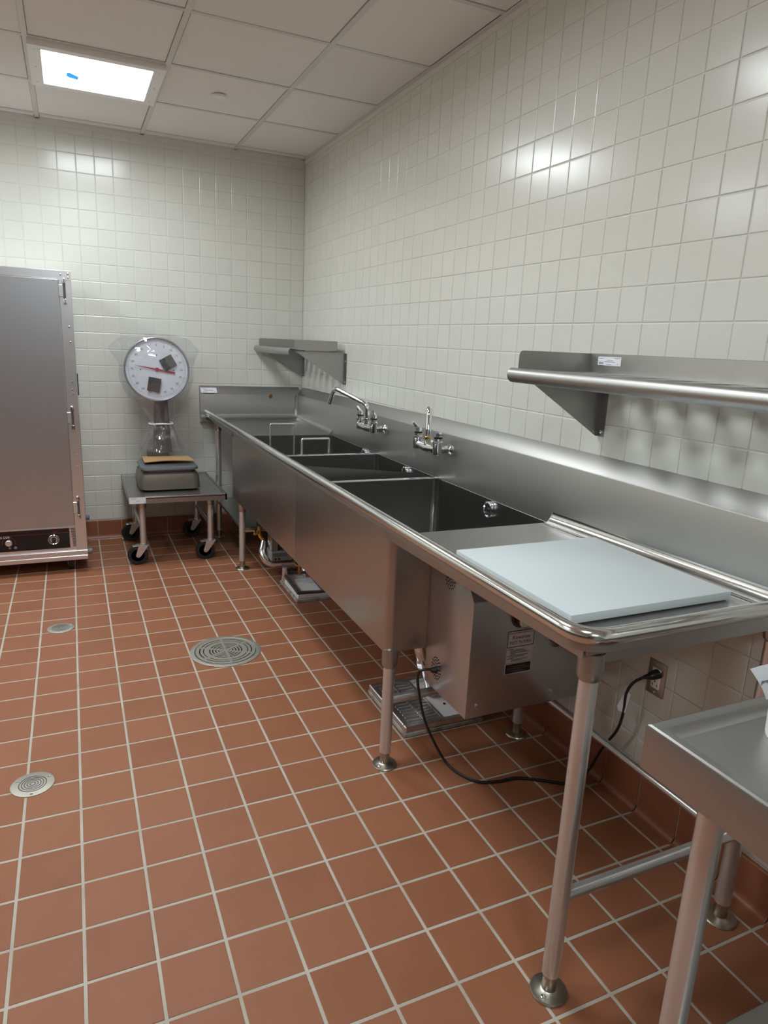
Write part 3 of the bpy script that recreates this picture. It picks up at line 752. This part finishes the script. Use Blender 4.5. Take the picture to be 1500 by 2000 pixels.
# ------------------------------------------------------------------ floor drains
fd = thing('floor_drain', (-1.035, -2.135, 0), 'large round steel floor drain with slotted grate in the middle of the floor', 'drain')
cx, cy = -1.035, -2.135
MB().lathe([(.166, .0008), (.166, .003), (.163, .004), (.145, .0042), (.143, .002), (.143, .001)], (cx, cy, 0), n=48).build('rim', BRZ, fd)
MB().lathe([(.1425, .0008), (.1425, .0016), (.001, .0016)], (cx, cy, 0), n=48).build('grate_well', VOID, fd)
mb = MB()
for ra, rb in ((.124, .14), (.106, .118), (.078, .101), (.064, .072), (.05, .058), (.036, .044), (.022, .030), (.0, .015)):
    if ra == 0: mb.lathe([(rb, .0016), (rb, .005), (.001, .0055)], (cx, cy, 0), n=24)
    else: mb.lathe([(ra, .0016), (ra, .005), (rb, .005), (rb, .0016)], (cx, cy, 0), n=48, caps=False)
for k in range(6):
    a = math.pi / 6 + k * math.pi / 3; mb.box(.01, .141, -.006, .006, .0016, .0049, 0, 1, Matrix.Translation((cx, cy, 0)) @ Matrix.Rotation(a, 4, 'Z'))
mb.build('grate', BRZ, fd)
for k in (0, 3): a = .3 + k * math.pi / 3; MB().lathe([(.006, .004), (.005, .006), (.001, .0065)], (cx + .154 * math.cos(a), cy + .154 * math.sin(a), 0), n=10).build('screw', PIPE, fd)
def cleanout(cx, cy, r, label):
    t = thing('cleanout_cover', (cx, cy, 0), label, 'cleanout', 'round cleanout covers')
    MB().lathe([(r, .0008), (r, .0025), (r - .002, .0034), (.001, .0036)], (cx, cy, 0), n=40).build('cover', BRZ, t)
    mb = MB()
    for k in range(1, 6):
        rr = r * .125 * k; mb.lathe([(rr - .0017, .0034), (rr - .0015, .0041), (rr + .0015, .0041), (rr + .0017, .0034)], (cx, cy, 0), n=36, caps=False)
    mb.build('ridge', DARKGREY, t)
    for k in range(3): a = .5 + k * 2.1; MB().lathe([(.005, .0036), (.004, .0052), (.001, .0056)], (cx + r * .82 * math.cos(a), cy + r * .82 * math.sin(a), 0), n=10).build('screw', CHROME, t)
cleanout(-1.826, -2.917, .066, 'round ribbed metal cover set in the floor at the left foreground')
cleanout(-1.755, -1.617, .0625, 'smaller round metal cover in the floor in front of the cabinet')
# ------------------------------------------------------------------ equipment stand on casters
es_ = thing('equipment_stand', (-1.05, -.41, 0), 'low stainless stand on four black casters carrying the scale', 'stand')
mb = MB(); X0, X1, Y0, Y1, ZT = -1.352, -.748, -.785, -.03, .465
mb.box(X0, X1, Y0, Y1, ZT - .012, ZT - .008)
for a, b, c, d in ((X0, X1, Y0, Y0 + .012), (X0, X1, Y1 - .012, Y1), (X0, X0 + .012, Y0, Y1), (X1 - .012, X1, Y0, Y1)): mb.box(a, b, c, d, ZT - .042, ZT, .001, 1)
mb.build('top', STEEL, es_)
for x, y in ((-1.27, -.69), (-.842, -.69), (-1.27, -.13), (-.842, -.13)):
    l = MB().cyl((x, y, .14), (x, y, ZT - .012), .0206).build('leg', PIPE, es_)
    MB().lathe([(.0255, .375), (.0265, .38), (.0265, ZT - .012)], (x, y, 0)).build('socket', STEEL, l)
    ca = bpy.data.objects.new('caster', None); COL.objects.link(ca); ca.location = (x, y, .14); attach(ca, es_); ca.location = (0, 0, 0)
    ca.matrix_parent_inverse = Matrix.Identity(4); ca.location = Vector((x, y, .14)) - es_.location
    wx = x - .038
    MB().lathe([(.042, -.017), (.060, -.0165), (.0635, -.011), (.0635, .011), (.060, .0165), (.042, .017), (.040, .012), (.016, .012), (.016, -.012), (.04, -.012), (.042, -.017)], (wx, y, .0635), (0, 1, 0), 32, caps=False).cyl((wx, y - .012, .0635), (wx, y + .012, .0635), .041).build('wheel', RUBBER, ca)
    mb = MB()
    for s_ in (-1, 1):
        yy = y + s_ * .022
        mb.prism([(x - .033, yy, .128), (x + .028, yy, .128), (wx + .016, yy, .058), (wx + .004, yy, .05), (wx - .010, yy, .056), (wx - .012, yy, .068)], (0, s_ * .0025, 0))
    mb.box(x - .045, x + .03, y - .0245, y + .0245, .126, .131, .001, 1)
    mb.lathe([(.024, .131), (.022, .14), (.016, .142)], (x, y, 0))
    mb.build('fork', PIPE, ca)
    MB().cyl((wx, y - .028, .0635), (wx, y + .028, .0635), .006, n=12).build('axle', CHROME, ca)
    MB().box(x - .068, x - .03, y - .018, y + .018, .122, .128, .002, 1).build('brake_lever', PIPE, ca)
for a, b in (((-1.27, -.69, .235), (-1.27, -.13, .235)), ((-.842, -.69, .235), (-.842, -.13, .235)), ((-1.27, -.13, .30), (-.842, -.13, .30))):
    MB().cyl(a, b, .0135, n=16).build('rail', PIPE, es_)
sticker(.098, .04, frame((-1.303, Y0 - .0002, .4455), '-y'), es_, ((.08, .8, .35), (.4, .4, .25), (.88, .35, .06), (.88, .2, .06)))
# ------------------------------------------------------------------ dial scale
sc = thing('dial_scale', (-1.08, -.4, .465), 'grey dial scale with a round white face standing on the low stand', 'scale')
X0, X1, Y0, Y1 = -1.27, -.885, -.615, -.215
mb = MB(); rings = []
for ins, z in ((.012, .466), (.012, .472), (.0, .472), (.0, .474), (.004, .54), (.012, .568), (.03, .58), (.05, .582)):
    rings.append(rrect(X0 + ins, X1 - ins, Y0 + ins, Y1 - ins, .05, z))
mb.loft(rings).build('base', HAMMER, sc)
mb = MB(); rings = []
for ins, z in ((.03, .583), (.03, .595), (.012, .597), (.010, .601), (.012, .612), (.02, .617)):
    rings.append(rrect(X0 + ins, X1 - ins, Y0 + ins, Y1 - ins - .03, .045, z))
mb.loft(rings).build('weighing_platform', mat('platform_grey', lin(110, 112, 116), .35, metal=.4), sc)
mb = MB(); mb.box(-1.182, -1.04, -.255, -.16, .57, .668, .006, 2).build('pedestal', DARKGREY, sc)
rings = [rrect(-1.08 - a, -1.08 + a, -.21 - b, -.21 + b, .008, z) for a, b, z in ((.062, .04, .66), (.056, .036, .75), (.044, .033, .95), (.043, .033, 1.08))]
MB().loft(rings).build('column', DARKGREY, sc)
dc = Vector((-1.106, -.25, 1.226)); AX = (0, -1, 0)
mb = MB(); mb.lathe([(.12, -.06), (.19, -.05), (.205, -.03), (.207, .03), (.2115, .034), (.2115, .044), (.206, .047), (.199, .043), (.199, .03)], dc, AX, 56, caps=False).lathe([(.12, -.06), (.001, -.06)], dc, AX, 56).build('dial_housing', mat('housing_grey', lin(150, 150, 158), .35, metal=.6), sc)
fc = MB().lathe([(.2, .030), (.2, .033), (.001, .033)], dc, AX, 56).build('dial_face', DIALW, sc)
yd = dc.y - .0336
items = []
for k in range(0, 100, 5):
    a = math.radians(k * 3.6); r = .158
    items.append((str(k), .020, frame((dc.x + r * math.sin(a), yd, dc.z + r * math.cos(a)), '-y')))
many_letters(items, INK, fc, 'numerals')
mb = MB()
for k in range(100):
    a = math.radians(k * 3.6); r0, r1 = (.174, .187) if k % 5 == 0 else (.181, .187)
    mt = Matrix.Translation((dc.x, yd, dc.z)) @ Matrix.Rotation(a, 4, 'Y')
    mb.box(-.0009, .0009, -.0004, .0004, r0, r1, 0, 1, mt)
mb.build('graduation', INK, fc)
mb = MB(); mt = Matrix.Translation((dc.x, dc.y - .040, dc.z)) @ Matrix.Rotation(math.radians(-79.5), 4, 'Y')
mb.prism([mt @ Vector((-.0075, 0, -.118)), mt @ Vector((.0075, 0, -.118)), mt @ Vector((.006, 0, 0)), mt @ Vector((.0006, 0, .145)), mt @ Vector((-.0006, 0, .145)), mt @ Vector((-.006, 0, 0))], (0, .0012, 0)).lathe([(.013, -.005), (.013, .003), (.002, .004)], (dc.x, dc.y - .040, dc.z), AX, 18).build('pointer', REDP, fc)
for x, z in ((0, .095), (-.105, -.003), (.108, -.003)): MB().lathe([(.004, 0), (.003, .0015)], (dc.x + x, yd, dc.z + z), AX, 10).build('screw', INK, fc)
for x, z, wd, h, a in ((.072, .046, .088, .082, 30), (-.022, -.1, .082, .092, -10)):
    mt = Matrix.Translation((dc.x + x, dc.y - .0445, dc.z + z)) @ Matrix.Rotation(math.radians(-a), 4, 'Y')
    MB().box(-wd / 2, wd / 2, -.002, .003, -h / 2, h / 2, .001, 1, mt).build('foam_pad', FOAM, sc)['label'] = 'square dark grey foam pad'
# cardboard sheet
mb = MB(); cpts = [(-1.228, -.50), (-.90, -.475), (-.915, -.27), (-1.222, -.235)]
bm_ = mb.bm; N = 10
def cz(u, v): return .6265 + .010 * (1 - v) * math.sin(u * 2.2 + .6) ** 2 + (.008 * max(0, .25 - v))
gridv = []
for i in range(N + 1):
    row = []
    for j in range(N + 1):
        u, v = i / N, j / N
        a = Vector((*cpts[0], 0)).lerp(Vector((*cpts[1], 0)), u); b = Vector((*cpts[3], 0)).lerp(Vector((*cpts[2], 0)), u)
        p = a.lerp(b, v); row.append(Vector((p.x, p.y, cz(u, v))))
    gridv.append(row)
for dz in (0, .005):
    vv = [[bm_.verts.new(p + Vector((0, 0, dz))) for p in r] for r in gridv]
    for i in range(N):
        for j in range(N): bm_.faces.new((vv[i][j], vv[i + 1][j], vv[i + 1][j + 1], vv[i][j + 1]))
    if dz == 0: lo = vv
    else:
        edge = lambda g: [g[i][0] for i in range(N + 1)] + [g[N][j] for j in range(1, N + 1)] + [g[i][N] for i in range(N - 1, -1, -1)] + [g[0][j] for j in range(N - 1, 0, -1)]
        a, b = edge(lo), edge(vv)
        for i in range(len(a)): k = (i + 1) % len(a); bm_.faces.new((a[i], a[k], b[k], b[i]))
cs = mb.build('cardboard_sheet', CARD, None, 60); tag(cs, 'bent brown cardboard sheet lying on the scale platform', 'cardboard')
# clear plastic bag over the dial
bag = thing('plastic_bag', (-1.10, -.25, .66), 'crumpled clear plastic bag tied around the scale dial and column', 'bag')
prof = [(1.452, .03, .02), (1.452, .10, .05), (1.43, .17, .085), (1.36, .222, .105), (1.26, .236, .11), (1.16, .235, .11), (1.08, .21, .105), (1.02, .175, .095), (.97, .135, .08), (.92, .10, .065), (.88, .078, .056), (.86, .07, .05), (.84, .082, .055), (.79, .10, .065), (.73, .125, .075), (.675, .15, .085)]
mb = MB(); rings = []; n = 64
for iz, (z, rx, ry) in enumerate(prof):
    ring = []
    for k in range(n):
        a = 2 * math.pi * k / n
        wr = 1 + (.05 * math.sin(7 * a + iz * .9) + .035 * math.sin(13 * a - iz * 1.7)) * (1.6 if z < 1.02 else .5)
        cxs = -1.103 + (.0 if z > 1 else .012)
        fl = 1
        if z > 1.3: fl = 1 + .42 * max(0, math.cos(a - math.pi)) ** 10 * (1 if 1.34 < z < 1.44 else .1) + .25 * max(0, math.cos(a)) ** 8 * (1 if z > 1.3 else 0)
        ring.append(Vector((cxs + rx * fl * wr * math.cos(a), -.245 - .012 + ry * wr * math.sin(a) * 1.0, z + .006 * math.sin(5 * a))))
    rings.append(ring)
mb.loft(rings, True, False).build('film', FILM, bag, 80)
MB().tube([(-1.09 + .078 * math.cos(a), -.257 + .056 * math.sin(a), .861 + .002 * math.sin(3 * a)) for a in [2 * math.pi * i / 32 for i in range(33)]], .0045, 8).build('tie', WHITE, bag)
# ------------------------------------------------------------------ holding cabinet
hc = thing('holding_cabinet', (-1.95, -.4, 0), 'tall aluminium holding cabinet on casters at the left edge', 'cabinet')
xr, yfc = -1.603, -.745
XLc = -2.30
MB().box(XLc, xr - .004, -.742, -.06, .136, 1.772, .004, 1).build('body', ALU, hc)
dr = MB().box(XLc + .066, -1.669, -.752, -.742, .302, 1.729, .002, 1).build('door', ALUDOOR, hc)
MB().box(-1.667, xr, -.7475, -.70, .14, 1.777, .002, 1).build('corner_strip', ALU, hc)
MB().box(XLc, XLc + .064, -.7475, -.70, .14, 1.777, .002, 1).build('corner_strip', ALU, hc)
MB().box(XLc, xr, -.749, -.70, 1.733, 1.778, .002, 1).build('top_strip', ALU, hc)
MB().box(-1.667, xr, -.7505, -.74, 1.728, 1.7785, .001, 1).build('corner_cap', ALU, hc)
MB().box(-1.666, xr, -.7482, -.74, 1.305, 1.307).build('strip_joint', PIPE, hc)
MB().box(XLc + .064, -1.667, -.749, -.74, .286, .30, .002, 1).build('lower_strip', ALU, hc)
for x, z in ((-1.655, 1.756), (-1.618, 1.762), (-1.618, 1.742), (-1.628, 1.475), (-1.625, 1.39), (-1.63, 1.165), (-1.63, 1.12), (-1.628, 1.098), (-1.63, .735), (-1.63, .665)):
    MB().lathe([(.006, 0), (.0055, .003), (.003, .0048)], (x, -.7478 if z < 1.73 else -.7505, z), (0, -1, 0), 12).build('rivet', CHROME, hc)
for zc in (1.668, .955, .413):
    h = MB().lathe([(.0065, -.046), (.0065, .046)], (-1.640, -.756, zc), (0, 0, 1), 14).build('hinge', DARKGREY, hc)
    for s_ in (-1, 1):
        MB().lathe([(.004, -.014), (.009, -.012), (.010, 0), (.009, .012), (.004, .016)], (-1.640, -.757, zc + s_ * .055), (0, 0, 1), 14).build('hinge_knuckle', CHROME, h)
    MB().box(-1.668, -1.645, -.7545, -.7475, zc - .03, zc + .034, .001, 1).build('hinge_leaf', PIPE, h)
cpn = MB().box(-2.25, -1.70, -.7485, -.742, .163, .286, .0008, 1).build('control_panel', BLKGL, hc)
fy_ = -.7487
MB().box(-2.25, -1.703, fy_ - .0004, fy_ + .0002, .2595, .2605).build('red_line', REDP, cpn)
lettering('CRES COR', .017, frame((-2.060, fy_ - .0002, .251), '-y'), INKW, cpn)
lettering('HOT', .012, frame((-1.778, fy_ - .0002, .267), '-y'), REDP, cpn)
gg = MB().lathe([(.030, 0), (.031, .004), (.028, .006), (.025, .004)], (-1.788, fy_, .221), (0, -1, 0), 36, caps=False).build('gauge', CHROME, cpn)
gf = MB().lathe([(.026, 0), (.026, .002), (.001, .0022)], (-1.788, fy_, .221), (0, -1, 0), 36).build('gauge_face', INKB, cpn)
mb = MB()
for k in range(14):
    a = math.radians(-130 + k * 20); mt = Matrix.Translation((-1.788, fy_ - .0025, .221)) @ Matrix.Rotation(a, 4, 'Y'); mb.box(-.0015, .0015, -.0002, .0002, .014, .021, 0, 1, mt)
mb.build('gauge_mark', INKW, cpn)
MB().box(-.014, .014, -.0008, .0004, -.0012, .0012, 0, 1, Matrix.Translation((-1.788, fy_ - .003, .221)) @ Matrix.Rotation(math.radians(-25), 4, 'Y')).build('gauge_needle', REDP, cpn)
kn = MB().lathe([(.019, 0), (.0185, .014), (.016, .017), (.001, .0175)], (-2.028, fy_, .218), (0, -1, 0), 24).build('knob', PIPE, cpn)
mb = MB()
for k in range(11):
    a = math.radians(-100 + k * 20); mb.lathe([(.0022, 0), (.0022, .0005)], (-2.028 + .034 * math.sin(a), fy_, .218 + .034 * math.cos(a)), (0, -1, 0), 8)
mb.build('dial_mark', REDP, cpn)
MB().lathe([(.0075, 0), (.0085, .002), (.005, .003)], (-1.995, fy_, .186), (0, -1, 0), 20).build('indicator', BUMP, cpn)
MB().box(-2.03, -2.02, fy_ - .0005, fy_, .188, .190).box(-2.03, -2.02, fy_ - .0005, fy_, .182, .184).build('print', INKW, cpn)
me = MB().box(-.011, .011, -.001, .001, -.0016, .0016).mesh('vent_slot'); me.materials.append(VOID)
for k in range(15):
    o = link('vent_slot', me, hc); attach(o, hc); o.location = (-1.680 + .0006 * k, -.7425, .280 - k * .0078)
MB().box(XLc, xr + .001, -.7555, -.05, .112, .142, .002, 1).build('base_tray', ALU, hc)
MB().box(XLc, xr + .001, -.7585, -.05, .083, .112, .003, 1).build('base_rail', ALU, hc)
for x in (-1.615, -1.945, -1.775): MB().lathe([(.004, 0), (.003, .003)], (x, -.7555, .13), (0, -1, 0), 10).build('screw', CHROME, hc)
for x, y in ((-1.70, -.66), (-1.70, -.14), (-2.2, -.66), (-2.2, -.14)):
    c_ = MB().lathe([(.03, -.015), (.040, -.013), (.041, 0), (.040, .013), (.03, .015)], (x, y, .041), (1, 0, 0), 28).build('caster', RUBBER, hc)
    mb = MB()
    for s_ in (-1, 1): mb.prism([(x + s_ * .019, y - .03, .083), (x + s_ * .019, y + .03, .083), (x + s_ * .019, y + .01, .03), (x + s_ * .019, y - .01, .03)], (s_ * .002, 0, 0))
    mb.build('fork', PIPE, c_)
for z, y in ((.118, -.70), (.19, -.12)):
    MB().lathe([(.016, 0), (.018, .006), (.018, .022), (.013, .028)], (xr, y, z), (1, 0, 0), 18).build('bumper', BUMP, hc)
MB().box(xr - .003, xr + .007, -.60, -.53, 1.075, 1.205, .003, 1).build('side_handle', BLACK, hc)
# ------------------------------------------------------------------ work table at the lower right
wt = thing('work_table', (-.4, -4.8, 0), 'stainless work table with raised edges in the right foreground', 'table')
tx0, tx1, ty0, ty1, tz_ = -.834, -.07, -5.30, -4.452, .90
mb = MB()
def tring(ins, z): return [Vector((tx0 + ins, ty0 + ins, z)), Vector((tx1 - ins, ty0 + ins, z)), Vector((tx1 - ins, ty1 - ins, z)), Vector((tx0 + ins, ty1 - ins, z))]
mb.loft([tring(.016, .825), tring(.0, .822), tring(0, .894), tring(.0015, .898), tring(.005, .90), tring(.02, .8985), tring(.036, .886), tring(.3, .886)], True, True)
mb.build('tabletop', STEEL, wt)
for x, y in ((-.765, -4.54), (-.765, -5.22), (-.14, -4.54), (-.14, -5.22)):
    l = MB().cyl((x, y, .06), (x, y, .83), .0206, n=24).build('leg', PIPE, wt)
    MB().lathe([(.018, .0), (.022, .012), (.022, .05), (.0206, .06)], (x, y, 0)).build('foot', NICKEL, l)
MB().box(-.79, -.115, -5.25, -4.512, .235, .252, .003, 1).build('undershelf', STEEL, wt)
# box and paper on the table
bx = thing('paper_tub', (-.628, -4.556, .886), 'white paper tub standing on the work table at the right edge', 'tub')
MB().lathe([(.042, .0005), (.043, .004), (.045, .06), (.048, .063), (.046, .066), (.043, .063), (.04, .006), (.001, .005)], (-.624, -4.556, .886), n=32).build('tub_wall', WHITE, bx)
pp = thing('paper_sheet', (-.62, -4.54, .96), 'white printed sheet of paper leaning on the paper tub', 'paper')
mb = MB(); N = 8; vv = []
pa, pb_, pc, pd = Vector((-.7265, -4.53, 1.0135)), Vector((-.545, -4.53, 1.012)), Vector((-.675, -4.53, .953)), Vector((-.52, -4.535, .955))
for th in (0, .0006):
    vv.append([[mb.bm.verts.new(pa.lerp(pb_, i / N).lerp(pc.lerp(pd, i / N), j / N) + Vector((0, -th - .004 * math.sin(j / N * 3.1), .002 * math.sin(i)))) for j in range(N + 1)] for i in range(N + 1)])
for g_i in vv:
    for i in range(N):
        for j in range(N): mb.bm.faces.new((g_i[i][j], g_i[i + 1][j], g_i[i + 1][j + 1], g_i[i][j + 1]))
ps = mb.build('sheet', PAPER, pp, 60)
lettering('project', .010, frame((-.7015, -4.5355, .990), '-y'), INK, ps, align='LEFT')
for o in list(bpy.data.objects):
    if o.name.split('.')[0] in {'print', 'numerals', 'graduation', 'vent_hole', 'wire_mesh', 'gauge_mark', 'dial_mark', 'border', 'slot', 'ridge', 'lettering'}: o['kind'] = 'stuff'
